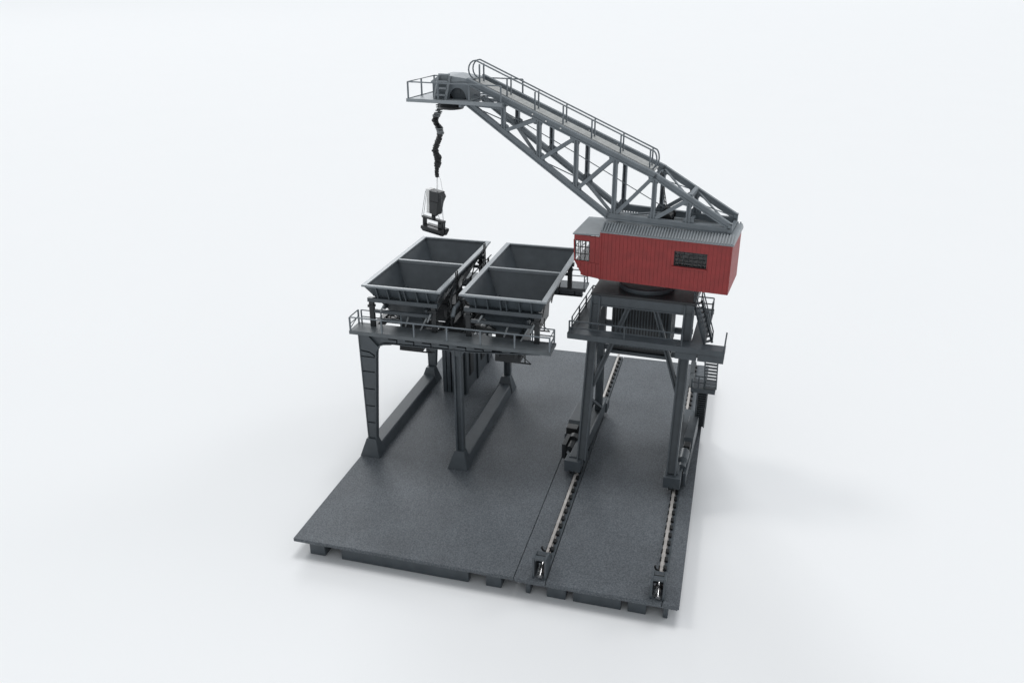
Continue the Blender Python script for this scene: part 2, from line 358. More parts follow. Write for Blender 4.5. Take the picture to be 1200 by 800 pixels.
# fins under the rim
FZ0, FZ1 = 14.02, 15.05
def fin_y(x, s):
    y0 = CY + s * (HD - 0.05); y1 = CY + s * (HD - 0.95)
    return MB().prism([(CY + s * (HD - 0.02), FZ1), (CY + s * (HD - 0.15), FZ1), (CY + s * (HD - 0.765), FZ0), (CY + s * (HD - 0.42), FZ0)], x - 0.05, x + 0.05, 'x')
mb = MB()
for s in (-1, 1):
    for dx in (-2.15, -1.2, -0.2, 0.25, 1.25, 2.15):
        m2 = fin_y(CX + dx, s); mb.add(m2.v, m2.f)
for s in (-1, 1):
    for k in range(12):
        y = CY - HD + 0.9 + k * (2 * HD - 1.8) / 11
        mb.prism([(CX + s * (HW - 0.02), FZ1), (CX + s * (HW - 0.17), FZ1), (CX + s * (HW - 0.775), FZ0), (CX + s * (HW - 0.6), FZ0)], y - 0.045, y + 0.045, 'y')
o = obj('fin', mb, 'grey', hop)
mb = MB(); fx, fy = HW - 0.55, HD - 0.56
for s in (-1, 1):
    mb.box(CX - fx - 0.3, CX + fx + 0.1, CY + s * fy - 0.17, CY + s * fy + 0.17, 13.66, 14.0)
    mb.box(CX - fx + 0.17, CX + fx - 0.17, CY + s * fy - 0.1, CY + s * fy + 0.1, 12.72, 13.0)
mb.box(CX - 1.9, CX - 1.7, CY - fy + 0.17, CY + fy - 0.17, 13.0, 13.3); mb.box(CX + 1.7, CX + 1.9, CY - fy + 0.17, CY + fy - 0.17, 13.0, 13.3)
obj('frame', mb, 'grey', hop, bevel=0.015)
for sx in (-1, 1):
    for sy in (-1, 1):
        x = CX + sx * (fx - (0.25 if sx > 0 else 0)); y = CY + sy * fy
        mb = MB(); mb.box(x - 0.19, x + 0.19, y - 0.15, y + 0.15, 11.525, 13.655)
        mb.box(x - 0.3, x + 0.25, y - 0.2, y + 0.2, 13.2, 13.4)
        obj('leg', mb, 'dark', hop)
for sx in (-1, 1):
    for y in (CY - 5.4, CY - 1.2, CY + 2.2, CY + 5.2):
        x = CX + sx * (1.8); obj('brace', MB().bar((x, y, 11.6), (x, y + 1.6, 13.0), 0.08, 0.12), 'dark', hop)
for dx in (-1.6, 1.5): obj('brace', MB().bar((CX + dx, CY - fy, 12.9), (CX + dx * 0.7, CY - fy + 1.6, 11.6), 0.1, 0.1), 'dark', hop)
for (a, b) in (((CX - 1.9, 13.2, 13.0), (CX - 1.6, 13.2, 13.55)), ((CX + 2.1, 13.2, 12.5), (CX + 2.4, 13.2, 13.2)), ((CX - 0.1, 13.9, 11.6), (CX + 0.2, 13.9, 12.5)), ((CX + 1.3, 13.6, 11.55), (CX + 1.9, 13.6, 12.7))):
    obj('lever', MB().bar(a, b, 0.16, 0.12), 'light', hop)
for sx, yy in ((1, CY - 3.2), (1, CY + 4.6)):       # steps hooked over the rim
    x = CX + sx * (HW + 0.1); mb = MB()
    for d in (-0.2, 0.2): mb.bar((x, yy + d, 12.6), (x, yy + d, 15.7), 0.09, 0.09, (0, 1, 0))
    for k in range(7): mb.bar((x, yy - 0.2, 12.8 + k * 0.42), (x, yy + 0.2, 12.8 + k * 0.42), 0.06, 0.06)
    obj('ladder', mb, 'dark', hop)
def copy_tree(o, parent=None):
    c = o.copy(); COL.objects.link(c)
    if parent is not None: c.parent = parent
    for ch in list(o.children):
        if parent is not None or not ch.name.startswith('ladder'): copy_tree(ch, c)
    return c
h2 = copy_tree(hop)
h2.location.x += 8.33 * S; h2.scale.x = 1.045
h2['label'] = 'open twin-bin coal hopper on the wharf, closest to the red crane cabin'

# ------------------------------------------------------------------ boiler-like shed under the wharf
shed = thing('shed', 'dark grey shed with pilasters hidden under the wharf between its footings', 'shed', (3.9, 29.2, 0))
mb = MB(); mb.box(2.85, 4.85, 25.2, 34.2, 0, 5.0); mb.box(2.7, 5.0, 25.0, 34.4, 5.0, 5.25)
obj('wall', mb, 'grey', shed)
for y in (24.9, 28.6, 32.3): obj('pilaster', MB().box(4.85, 5.02, y, y + 0.5, 0, 4.98), 'grey', shed)
for x in (2.55, 3.0): obj('pilaster', MB().box(x, x + 0.36, 24.85, 25.2, 0, 4.98), 'grey', shed)
mb = MB(); mb.tube([(4.12, 25.1, 0), (4.12, 25.1, 5.3)], 0.68, 24)
obj('pipe', mb, 'grey', shed, smooth=True)
for y in (26.2, 30.0):
    f = MB().box(4.85, 4.93, y, y + 1.2, 1.4, 4.2); fo = obj('window', f, 'dark', shed)
    m2 = MB(); m2.box(4.93, 4.96, y + 0.12, y + 1.08, 1.52, 4.08); obj('pane', m2, 'black', fo)

shed.location.x += 0.35 * S

# ------------------------------------------------------------------ gantry
GF = (22.5, 19.0, -2.7)
gan = thing('crane_gantry', 'dark grey portal gantry straddling the rails below the red crane house', 'gantry', (0, 0, 0.34), GF)
def vfront(z): return -2.62 - (14.95 - z) * 0.2535
# turntable deck and top beams
mb = MB(); mb.box(-3.75, 4.32, -2.62, 2.62, 14.78, 15.0)
obj('turntable_deck', mb, 'dark', gan, bevel=0.03)
mb = MB()
for s in (-1, 1): mb.box(-3.7, 4.27, s * 2.5 - 0.1, s * 2.5 + 0.1, 14.0, 14.775); mb.box(-3.7, 4.27, s * 2.5 - 0.16, s * 2.5 + 0.16, 13.96, 14.06)
for u in (-3.6, 4.15): mb.box(u - 0.1, u + 0.1, -2.4, 2.4, 14.0, 14.77)
obj('top_beam', mb, 'grey', gan)
mb = MB(); mb.lathe([(2.0, 15.0), (2.22, 15.0), (2.22, 15.32), (2.05, 15.36), (1.9, 15.36), (1.86, 15.36)], 0.2, 0.2, 56)
obj('slewing_ring', mb, 'grey', gan, smooth=True)
# legs: front pair splayed forward, rear pair nearly upright
for a, b in ((-3.7, -2.95), (3.52, 4.3)):
    mb = MB(); za, zb = 14.75, 1.7
    fa, fb = vfront(za), vfront(zb)
    for (p, q) in ((a, a + 0.12), (b - 0.12, b)):
        mb.hexa([(p, fb, zb), (q, fb, zb), (q, fb + 0.8, zb), (p, fb + 0.8, zb)], [(p, fa, za), (q, fa, za), (q, fa + 0.62, za), (p, fa + 0.62, za)])
    mb.hexa([(a, fb + 0.28, zb), (b, fb + 0.28, zb), (b, fb + 0.42, zb), (a, fb + 0.42, zb)], [(a, fa + 0.24, za), (b, fa + 0.24, za), (b, fa + 0.36, za), (a, fa + 0.36, za)])
    obj('leg', mb, 'grey', gan)
for a, b in ((-4.15, -3.55), (3.15, 3.72)):
    mb = MB(); mb.box(a, b, 2.75, 2.87, 1.7, 14.0); mb.box(a, b, 3.2, 3.32, 1.7, 14.0); mb.box((a + b) / 2 - 0.06, (a + b) / 2 + 0.06, 2.87, 3.2, 1.7, 14.0)
    obj('leg', mb, 'grey', gan)
# side braces between front and rear legs
for u in (-3.5, 4.0):
    mb = MB(); v2 = u - 0.1 if u < 0 else u - 0.55
    mb.bar((u, -4.2, 6.8), (v2, 2.8, 2.0), 0.22, 0.26, (1, 0, 0)); mb.bar((u, -4.2, 7.0), (v2, 2.8, 7.0), 0.22, 0.26)
    obj('brace', mb, 'grey', gan)
# long front braces
for (u0, u1) in ((-0.75, -3.05), (1.4, 3.85)):
    mb = MB(); z0, z1 = 14.0, 7.6
    for off in (-0.14, 0.14):
        mb.bar((u0 + off, vfront(z0) + 0.42, z0), (u1 + off, vfront(z1) + 0.42, z1), 0.12, 0.3, (0, 1, 0))
    mb.bar((u0, vfront(z0) + 0.46, z0), (u1, vfront(z1) + 0.46, z1), 0.28, 0.1, (0, 1, 0))
    obj('brace', mb, 'grey', gan)
for c in ((-4.15, 3.9, 2.9, 3.15, 10.1, 10.5), (-4.3, 3.8, 2.9, 3.15, 7.75, 8.25), (-3.6, 4.2, -3.0, -2.75, 11.75, 11.95)):
    obj('crossbeam', MB().box(*c), 'grey', gan)
# ribbed machine room under the turntable
mb = MB(); mb.box(-2.2, 2.4, -1.45, 1.8, 9.9, 14.7)
room = obj('machine_room', mb, 'dark', gan)
mb = MB(); mb.box(-2.2, 2.4, -1.478, -1.455, 14.5, 14.6); mb.box(-2.2, 2.4, -1.478, -1.455, 10.2, 10.3)
u = -2.17
while u < 2.35: mb.box(u, u + 0.1, -1.56, -1.455, 10.22, 14.62); u += 0.235
obj('ribbing', mb, 'grey', room)
mb = MB(); mb.box(2.405, 2.425, -1.4, 1.75, 14.5, 14.6); v = -1.38
while v < 1.7: mb.box(2.405, 2.5, v, v + 0.1, 10.22, 14.62); v += 0.235
obj('ribbing', mb, 'grey', room)
mb = MB(); mb.box(-2.4, 2.6, -1.7, 2.0, 9.6, 9.88); mb.box(2.36, 2.56, -1.62, -1.5, 10.2, 14.6)
obj('room_floor', mb, 'grey', gan)
# walkway round the portal
mb = MB(); z0, z1 = 11.96, 12.1
mb.box(-5.05, 6.85, -4.45, -3.3, z0, z1); mb.box(-5.05, -3.72, -3.3, 2.6, z0, z1); mb.box(4.32, 5.4, -3.3, 2.6, z0, z1); mb.box(-5.05, 5.4, 2.6, 3.95, z0, z1)
obj('walkway', mb, 'grey', gan)
mb = MB(); mb.box(-5.1, 6.9, -4.53, -4.45, 11.7, 12.16); mb.box(-5.13, -5.05, -4.45, 3.95, 11.75, 12.14); mb.box(6.85, 6.93, -4.45, -3.3, 11.7, 12.16); mb.box(-5.05, 5.4, 3.95, 4.03, 11.7, 12.14)
mb.box(3.3, 4.9, -4.38, -4.2, 11.08, 11.62); mb.box(4.98, 6.9, -4.38, -4.2, 11.08, 11.62); mb.box(6.78, 6.9, -4.19, -3.3, 11.1, 11.62); mb.box(3.3, 6.8, -4.3, -4.1, 11.3, 11.95)
obj('fascia', mb, 'grey', gan)
zw = 12.1
railing(gan, [(3.72, -4.4, zw), (-4.98, -4.4, zw)], 1.05, 4.4, (1.0, 0.48), 0.055, 'grey')
railing(gan, [(-4.98, -3.5, zw), (-4.98, 3.85, zw)], 1.05, 2.5, (1.0, 0.48), 0.055, 'grey')
railing(gan, [(-4.98, 3.9, zw), (5.3, 3.9, zw), (5.3, 2.7, zw)], 1.05, 2.6, (1.0, 0.48), 0.055, 'grey')
obj('corner_post', MB().bar((6.86, -4.4, 12.1), (6.93, -4.2, 13.6), 0.1, 0.06), 'grey', gan)
# stairs: ground > landing > walkway > turntable deck
def stair(p, q, width, n, side, mat='grey', rail_h=1.15, rails=True):
    p, q, side = Vector(p), Vector(q), Vector(side).normalized()
    mb = MB()
    for s in (-1, 1): mb.bar(p + side * s * width / 2, q + side * s * width / 2, 0.09, 0.2)
    o = obj('staircase', mb, mat, gan)
    run = (q - p); run.z = 0; run.normalize()
    tr = MB()
    for k in range(n):
        c = p.lerp(q, (k + 0.5) / n); tr.bar(c - side * (width / 2 - 0.05), c + side * (width / 2 - 0.05), 0.3, 0.06)
    obj('tread', tr, mat, o)
    if rails:
        for s in (-1, 1):
            up = Vector((0, 0, rail_h)); a = p + side * s * width / 2; b = q + side * s * width / 2
            h = MB(); h.tube([a, a + up, b + up, b], 0.05, 6); h.tube([a + up * 0.5, b + up * 0.5], 0.04, 6); h.tube([a.lerp(b, 0.5), a.lerp(b, 0.5) + up], 0.04, 6)
            obj('handrail', h, mat, o)
    return o
st = stair((5.0, 5.6, -0.02), (5.3, 1.1, 6.9), 0.85, 22, (1, 0.06, 0), rails=False)
obj('back_plate', MB().bar((5.0, 5.72, 0.0), (5.3, 1.22, 6.88), 0.72, 0.03), 'dark', st)
mb = MB(); mb.box(4.45, 6.4, -0.85, 1.0, 6.86, 7.0); mb.box(4.45, 6.4, -0.93, -0.85, 6.7, 7.05)
obj('landing', mb, 'grey', gan)
railing(gan, [(4.5, -0.8, 7.0), (5.55, -0.8, 7.0)], 1.1, 0.55, (1.0, 0.5), 0.045, 'grey')
stair((5.95, -0.3, 6.95), (6.0, -3.9, 11.4), 0.95, 10, (1, 0, 0), rails=False)
stair((5.6, -3.2, 12.1), (4.45, -2.0, 15.0), 0.75, 9, (0.7, 0.7, 0), rail_h=0.95)
mb = MB(); mb.box(4.3, 4.42, 0.2, 0.4, 7.0, 11.9); mb.box(4.3, 4.62, -0.8, -0.7, 7.0, 9.4); mb.cyl((4.5, -0.9, 8.1), (4.5, -0.75, 8.1), 0.22, 12); mb.cyl((4.5, -0.9, 9.2), (4.5, -0.75, 9.2), 0.22, 12)
obj('conduit', mb, 'light', gan)
# bogies on the rails
for s, c in ((-1, -4.0), (1, 4.05)):
    mb = MB(); mb.box(c - 0.42, c + 0.42, -5.6, 5.4, 0.95, 1.7)
    mb.box(c - 0.66, c + 0.66, -6.2, -4.9, 0.62, 1.62); mb.box(c - 0.66, c + 0.66, 4.4, 5.6, 0.62, 1.6)
    mb.box(c + 0.42 if s < 0 else c - 0.55, c + 0.55 if s < 0 else c - 0.42, -4.9, 4.4, 0.75, 1.95)
    o = obj('bogie', mb, 'grey', gan, bevel=0.03)
    for y in (-5.85, -5.1, 4.7, 5.3):
        w = MB(); w.cyl((c - 0.14, y, 0.66), (c + 0.14, y, 0.66), 0.31, 20); w.cyl((c - 0.2, y, 0.66), (c - 0.14, y, 0.66), 0.37, 20); w.cyl((c + 0.14, y, 0.66), (c + 0.2, y, 0.66), 0.37, 20); w.cyl((c - 0.3, y, 0.66), (c + 0.3, y, 0.66), 0.09, 10)
        obj('wheel', w, 'dark', o, smooth=True)
    # gear cover, motor and gearbox hung on the outer side
    x0, x1 = (c - 1.75, c - 0.56) if s < 0 else (c + 0.2, c + 0.98)
    mb = MB(); mb.prism([(-1.0, 0.25), (4.1, 0.25), (4.1, 1.7), (3.5, 2.1), (-0.4, 2.1), (-1.0, 1.7)], x0, x1, 'x')
    mb.box(x0, x1, -1.9, -1.0, 0.25, 1.5)
    obj('gear_cover', mb, 'grey', gan, bevel=0.04)
    obj('recess_shade', MB().box(x0 + 0.12, x1 - 0.12, -1.85, -1.02, 1.5, 2.1), 'black', gan, bevel=0.03)  # solid black block, paints the shade of an open recess
    mb = MB()
    if s < 0:
        x0 += 0.38
        mb.box(x0 + 0.02, x0 + 0.34, -4.3, -2.5, 0.55, 1.9); mb.cyl((x0 + 0.62, -4.2, 1.35), (x0 + 0.62, -2.2, 1.35), 0.4, 20); mb.cyl((x0 + 0.62, -2.9, 1.5), (x0 + 0.62, -2.3, 1.5), 0.5, 16); mb.box(x0 + 0.1, x0 + 0.5, -2.5, -2.0, 0.5, 1.3)
        obj('motor', mb, 'dark', gan, smooth=True)
        obj('bolt', MB().cyl((x0 + 0.6, -4.55, 1.35), (x0 + 0.6, -4.48, 1.35), 0.13, 10), 'silver', gan)
    else:
        mb.tube([(c + 0.5, -4.6, 1.25), (c + 0.5, -4.2, 1.3), (c + 0.5, -4.15, 1.45), (c + 0.5, -3.6, 1.5), (c + 0.5, -3.5, 1.7), (c + 0.5, -2.2, 1.75), (c + 0.5, -1.95, 1.7)], [0.22, 0.22, 0.34, 0.32, 0.42, 0.42, 0.24], 18)
        obj('motor', mb, 'grey', gan, smooth=True)
        obj('guard_plate', MB().box(x1 - 0.25, x1, -5.0, -1.0, 0.25, 1.45), 'grey', gan, bevel=0.03)

# ------------------------------------------------------------------ slewing crane: red house, boom, tip platform
CF = (22.5, 19.0, -6.5)
cr = thing('slewing_crane', 'red boarded crane house with a long grey lattice boom slanting up to the left', 'crane', (0.2, 0.2, 15.36), CF)
U0, U1, V0, V1, Z0, Z1 = -3.08, 6.76, -2.42, 2.42, 16.02, 19.82
# front wall with a window opening
WU0, WU1, WZ0, WZ1 = 2.62, 5.06, 17.82, 18.98
def planks(mb, a, b, z0, z1, fixed, axis, pitch=0.305, gap=0.02, out=-1, depth=0.028, phase=None):
    n0 = math.floor((a - (phase if phase is not None else a)) / pitch); p = (phase if phase is not None else a) + n0 * pitch
    while p < b - 0.01:
        q0, q1 = max(p, a), min(p + pitch - gap, b)
        if q1 - q0 > 0.02:
            if axis == 'u': mb.box(q0, q1, min(fixed, fixed + out * depth), max(fixed, fixed + out * depth), z0, z1)
            else: mb.box(min(fixed, fixed + out * depth), max(fixed, fixed + out * depth), q0, q1, z0, z1)
        p += pitch
mb = MB(); T = 0.14
for (a, b, c, d) in ((U0, WU0, Z0, Z1), (WU1, U1, Z0, Z1), (WU0, WU1, Z0, WZ0), (WU0, WU1, WZ1, Z1)):
    mb.box(a, b, V0, V0 + T, c, d); planks(mb, a, b, c, d, V0, 'u', phase=U0)
mb.box(U0, U1, V1 - T, V1, Z0, Z1); planks(mb, U0, U1, Z0, Z1, V1, 'u', out=1)
mb.box(U1 - T, U1, V0 + T, V1 - T, Z0, Z1); planks(mb, V0, V1, Z0, Z1, U1, 'v', out=1)
mb.box(U0, U0 + T, V0 + T, V1 - T, Z0, Z1)
mb.box(U0 + T, U1 - T, V0 + T, V1 - T, Z0, Z0 + 0.1)
wall = obj('house_wall', mb, 'red', cr)
mb = MB(); mb.box(WU0, WU0 + 0.06, V0 + 0.03, V0 + 0.12, WZ0, WZ1); mb.box(WU1 - 0.06, WU1, V0 + 0.03, V0 + 0.12, WZ0, WZ1); mb.box(WU0 + 0.06, WU1 - 0.06, V0 + 0.03, V0 + 0.12, WZ0, WZ0 + 0.06); mb.box(WU0 + 0.06, WU1 - 0.06, V0 + 0.03, V0 + 0.12, WZ1 - 0.06, WZ1)
for k in range(1, 7): u = WU0 + (WU1 - WU0) * k / 7; mb.box(u - 0.022, u + 0.022, V0 + 0.05, V0 + 0.1, WZ0 + 0.06, WZ1 - 0.06)
for k in range(1, 4): z = WZ0 + (WZ1 - WZ0) * k / 4; mb.box(WU0 + 0.06, WU1 - 0.06, V0 + 0.06, V0 + 0.09, z - 0.022, z + 0.022)
win = obj('window', mb, 'dark', wall)
mb = MB(); mb.box(WU0 + 0.05, WU1 - 0.05, V0 + 0.122, V0 + 0.135, WZ0 + 0.05, WZ1 - 0.05)
obj('pane', mb, 'dim_glass', wall)
obj('sill', MB().box(WU0 - 0.12, WU1 + 0.05, V0 - 0.16, V0 - 0.03, WZ0 - 0.1, WZ0 - 0.005), 'red', wall)
obj('trim', MB().box(U0 - 0.03, U0 + 0.08, V0 - 0.09, V0 - 0.03, Z0 - 0.02, Z1), 'red', wall)
# machinery that shows dimly through the window
mb = MB(); mb.cyl((2.9, 0.2, 17.9), (4.8, 0.2, 17.9), 0.8, 20); mb.box(3.0, 4.7, -1.2, 1.4, 16.15, 17.2)
obj('winch_drum', mb, 'dark', cr, smooth=True)
# roof
mb = MB()
A = [(V0 - 0.16, Z1 - 0.02), (V0 - 0.16, Z1 + 0.1), (V0 + 0.62, 20.36), (V1 - 0.62, 20.36), (V1 + 0.16, Z1 + 0.1), (V1 + 0.16, Z1 - 0.02)]
mb.prism([(y, z) for y, z in A], U0 + 0.02, U1 + 0.12, 'x')
roof = obj('roof', mb, 'roof', cr)
for va, vb in ((V0 - 0.19, V0 + 0.64), (V1 + 0.19, V1 - 0.64)):
    mb = MB(); u = U0 + 0.06
    while u < U1: mb.bar((u + 0.06, va, Z1 + 0.1), (u + 0.06, vb, 20.39), 0.1, 0.22); u += 0.215
    obj('corrugation', mb, 'roof', roof)
# operator's cab at the boom end
CU0 = -5.2; CV1 = 1.7
mb = MB()
fz = [(-5.14, 17.3), (U0 - 0.003, 17.3), (U0 - 0.003, 16.02), (-4.48, 16.16)]
mb.prism(fz, V0 + 0.02, V0 + 0.12)
mb.prism([(a, b) for a, b in fz], CV1 - 0.1, CV1)
for (v0, v1) in ((V0 + 0.02, V0 + 0.12), (CV1 - 0.1, CV1)):
    mb.box(-3.92, U0 - 0.003, v0, v1, 17.3, 19.4); mb.box(CU0, -3.92, v0, v1, 18.98, 19.4)
mb.box(CU0, CU0 + 0.1, V0 + 0.12, CV1 - 0.1, 18.98, 19.4)
mb.bar((-5.12, V0 + 0.07, 17.3), (-5.2, V0 + 0.07, 19.0), 0.1, 0.1, (0, 1, 0)); mb.bar((-5.12, CV1 - 0.05, 17.3), (-5.2, CV1 - 0.05, 19.0), 0.1, 0.1, (0, 1, 0))
mb.hexa([(-4.48, V0 + 0.12, 16.16), (-4.38, V0 + 0.12, 16.18), (-4.38, CV1 - 0.1, 16.18), (-4.48, CV1 - 0.1, 16.16)], [(-5.14, V0 + 0.12, 17.3), (-5.04, V0 + 0.12, 17.3), (-5.04, CV1 - 0.1, 17.3), (-5.14, CV1 - 0.1, 17.3)])
mb.box(-4.45, U0 - 0.003, V0 + 0.12, CV1 - 0.1, 16.1, 16.22)
u = -4.9
while u < U0 - 0.1: mb.box(max(u, -4.9), min(u + 0.27, U0 - 0.02), V0 - 0.015, V0 + 0.02, 16.75 if u < -4.7 else 16.2, 17.26); u += 0.305
mb.box(-3.86, -3.5, V0 - 0.015, V0 + 0.02, 17.3, 19.36); mb.box(-3.46, U0 - 0.02, V0 - 0.015, V0 + 0.02, 17.3, 19.36)
cab = obj('operator_cab', mb, 'red', cr)
mb = MB(); mb.box(-5.1, -3.9, V0 + 0.0, V0 + 0.05, 17.26, 17.34)
obj('sill', mb, 'red', cab)
def cabwin(v0, v1):
    mb = MB()
    for u in (-5.08, -4.68, -4.3, -3.95): mb.box(u - 0.035, u + 0.035, v0, v1, 17.3, 18.98)
    for z in (17.34, 17.9, 18.45, 18.95): mb.box(-5.08, -3.93, v0 + 0.01, v1 - 0.01, z - 0.035, z + 0.035)
    w = obj('window', mb, 'black', cab)
    obj('pane', MB().box(-5.08, -3.93, (v0 + v1) / 2 - 0.005, (v0 + v1) / 2 + 0.005, 17.3, 18.98), 'glass', w)
cabwin(V0 + 0.04, V0 + 0.1); cabwin(CV1 - 0.08, CV1 - 0.02)
mb = MB()
for v in (-1.4, -0.35, 0.7): mb.box(-5.17, -5.1, v - 0.04, v + 0.04, 17.3, 18.98)
for z in (17.9, 18.45): mb.box(-5.16, -5.11, V0 + 0.12, CV1 - 0.1, z - 0.035, z + 0.035)
obj('window', mb, 'black', cab)
mb = MB(); mb.box(-4.5, -3.7, -0.8, 0.3, 16.25, 17.5); mb.box(-3.85, -3.65, -0.8, 0.3, 17.5, 18.5)
obj('seat', mb, 'brown', cab, bevel=0.05)
obj('pane_backing_box', MB().box(-4.9, -4.55, -1.9, 1.2, 16.9, 17.75), 'dark', cab, bevel=0.03)  # dark box added behind the cab panes so they look less white
mb = MB(); mb.hexa([(-5.3, V0 - 0.1, 19.42), (U0 - 0.04, V0 - 0.1, 19.50), (U0 - 0.04, CV1 + 0.1, 19.68), (-5.3, CV1 + 0.1, 19.6)], [(-5.3, V0 - 0.1, 19.52), (U0 - 0.04, V0 - 0.1, 19.62), (U0 - 0.04, CV1 + 0.1, 19.8), (-5.3, CV1 + 0.1, 19.72)])
obj('cab_roof', mb, 'roof', cab, bevel=0.02)

# boom trusses
TV = 1.5
NB = {'bend': (-2.85, 20.88), 'rear': (6.38, 20.62), 'knee': (0.62, 24.22), 'tipt': (-14.45, 30.32), 'tipb': (-14.3, 28.62)}
def topz(u):
    if u <= 0.62: return 24.22 + (0.62 - u) * (30.32 - 24.22) / 15.07
    return 24.22 + (u - 0.62) * (20.95 - 24.22) / (6.38 - 0.62)
def botz(u):
    if u <= -2.85: return 20.88 + (-2.85 - u) * (28.62 - 20.88) / 11.45
    return 20.88 + (u + 2.85) * (20.62 - 20.88) / 9.23
boom_mb = MB()
def ibeam(mb, p, q, h=0.46, w=0.34):
    up = (0, 0, 1); d = (Vector(q) - Vector(p)).normalized(); s = Vector((0, 1, 0)); n = s.cross(d).normalized()
    if n.z < 0: n = -n
    mb.bar(p, q, w * 0.55, h - 0.1, up)
    for k in (-1, 1): mb.bar(Vector(p) + n * k * (h / 2 - 0.05), Vector(q) + n * k * (h / 2 - 0.05), w, 0.1, up)
for s in (-1, 1):
    v = s * TV
    ibeam(boom_mb, (-14.45, v, topz(-14.45)), (0.72, v, topz(0.72))); ibeam(boom_mb, (0.55, v, topz(0.62) + 0.01), (6.42, v, topz(6.42)))
    ibeam(boom_mb, (-14.35, v, botz(-14.35)), (-2.8, v, botz(-2.8) - 0.03)); ibeam(boom_mb, (-2.95, v, botz(-2.85)), (6.42, v, botz(6.42)), 0.5)
    boom_mb.box(6.2, 6.5, v - 0.17, v + 0.17, 20.36, 21.2)
boom = obj('boom', boom_mb, 'boom', cr)
US = (-11.42, -8.5, -5.5, -2.42, 0.62, 3.26)
for s in (-1, 1):
    v = s * TV
    for u in US:
        mb = MB(); z0, z1 = botz(u) + 0.2, topz(u) - 0.2
        mb.box(u - 0.16, u - 0.07, v - 0.15, v + 0.15, z0, z1); mb.box(u + 0.07, u + 0.16, v - 0.15, v + 0.15, z0, z1); mb.box(u - 0.07, u + 0.07, v - 0.06 + (0.17 if s > 0 else 0), v + 0.06 + (0.09 if s > 0 else 0), z0, z1)
        obj('strut', mb, 'boom', boom)
    for a, b in zip(US[:-1], US[1:]):
        mb = MB(); p = Vector((a + 0.22, v, botz(a + 0.22) + 0.28)); q = Vector((b - 0.22, v, topz(b - 0.22) - 0.28))
        for k in (-1, 1): mb.bar(p + Vector((0, k * 0.09, 0)), q + Vector((0, k * 0.09, 0)), 0.07, 0.28)
        mb.bar(p, q, 0.12, 0.12)
        obj('diagonal', mb, 'boom', boom)
    for u in US:                              # gussets at the nodes
        zb, zt = botz(u), topz(u)
        obj('gusset', MB().prism([(u - 0.5, botz(u - 0.5)), (u + 0.55, botz(u + 0.55)), (u + 0.42, zb + 0.5), (u - 0.05, zb + 0.75), (u - 0.3, zb + 0.5)], v - 0.03, v + 0.03), 'boom', boom)
        obj('gusset', MB().prism([(u + 0.4, topz(u + 0.4)), (u - 0.6, topz(u - 0.6)), (u - 0.45, zt - 0.5), (u + 0.2, zt - 0.6)], v - 0.03, v + 0.03), 'boom', boom)
# cross members and lacing between the two trusses
for u in US[1:]: obj('cross_member', MB().box(u - 0.14, u + 0.14, -TV + 0.18, TV - 0.18, botz(u) - 0.08, botz(u) + 0.08), 'boom', boom)
for u in US[:-1]: obj('cross_member', MB().box(u - 0.08, u + 0.08, -TV + 0.18, TV - 0.18, topz(u) - 0.24, topz(u) - 0.1), 'boom', boom)
k = 0
for a, b in zip((-13.9,) + US[:-2], US[:-1]):
    k += 1; q = 1 if k % 2 else -1
    obj('lacing', MB().bar((a, -q * (TV - 0.2), botz(a)), (b, q * (TV - 0.2), botz(b)), 0.3, 0.08), 'boom', boom)
for a, b in ((0.75, 3.1), (3.42, 6.1)):
    for q in (-1, 1): obj('lacing', MB().bar((a, -q * (TV - 0.2), topz(a) - 0.05 - q * 0.045), (b, q * (TV - 0.2), topz(b) - 0.05 - q * 0.045), 0.14, 0.07), 'boom', boom)
obj('cross_member', MB().bar((3.26, -TV + 0.15, topz(3.26) + 0.15), (3.26, TV - 0.15, topz(3.26) + 0.15), 0.3, 0.3), 'boom', boom)
obj('cross_member', MB().box(6.25, 6.5, -TV + 0.18, TV - 0.18, 20.4, 20.7), 'boom', boom)
for u in (-9.0, -7.9, -6.75): obj('rivet', MB().cyl((u, -TV - 0.185, topz(u) + 0.02), (u, -TV - 0.09, topz(u) + 0.02), 0.06, 10), 'white', boom)
for u in (-7.6, -5.4, -3.1): obj('rivet', MB().cyl((u, TV - 0.185, topz(u) + 0.02), (u, TV - 0.09, topz(u) + 0.02), 0.05, 10), 'white', boom)
# catwalk with hooped handrails
mb = MB(); ca, cb = -14.3, 0.35
cz = lambda u: topz(u) + 0.06
mb.bar((ca, 0.0, cz(ca)), (cb, 0.0, cz(cb)), 1.36, 0.1)
for k in range(30):
    u = ca + 0.2 + k * (cb - ca - 0.4) / 29; mb.bar((u, -0.7, cz(u) + 0.045), (u, 0.7, cz(u) + 0.045), 0.04, 0.03)
cat = obj('catwalk', mb, 'plank', cr)
for v in (-0.62, 0.2):
    h = 1.38
    pts = []
    for k in range(9):                           # hooped upper end
        a = PI / 2 + PI * k / 8; pts.append((ca + 0.25 + 0.62 * math.cos(a), v, cz(ca) + h / 2 + 0.05 + (h / 2) * math.sin(a)))
    up = list(reversed(pts))
    lo = []
    for k in range(9):
        a = PI / 2 - PI * k / 8; lo.append((cb - 0.25 + 0.36 * math.cos(a), v, cz(cb) + h / 2 + 0.1 + (h / 2) * math.sin(a)))
    mb = MB(); mb.tube(up + lo, 0.06, 7)
    hr = obj('handrail', mb, 'boom', cat, smooth=True)
    for k in range(7):
        u = ca + 0.55 + k * (cb - ca - 0.95) / 6
        obj('post', MB().bar((u, v, cz(u) - 0.12), (u, v, cz(u) + h), 0.1, 0.1, (0, 1, 0)), 'boom', cat)
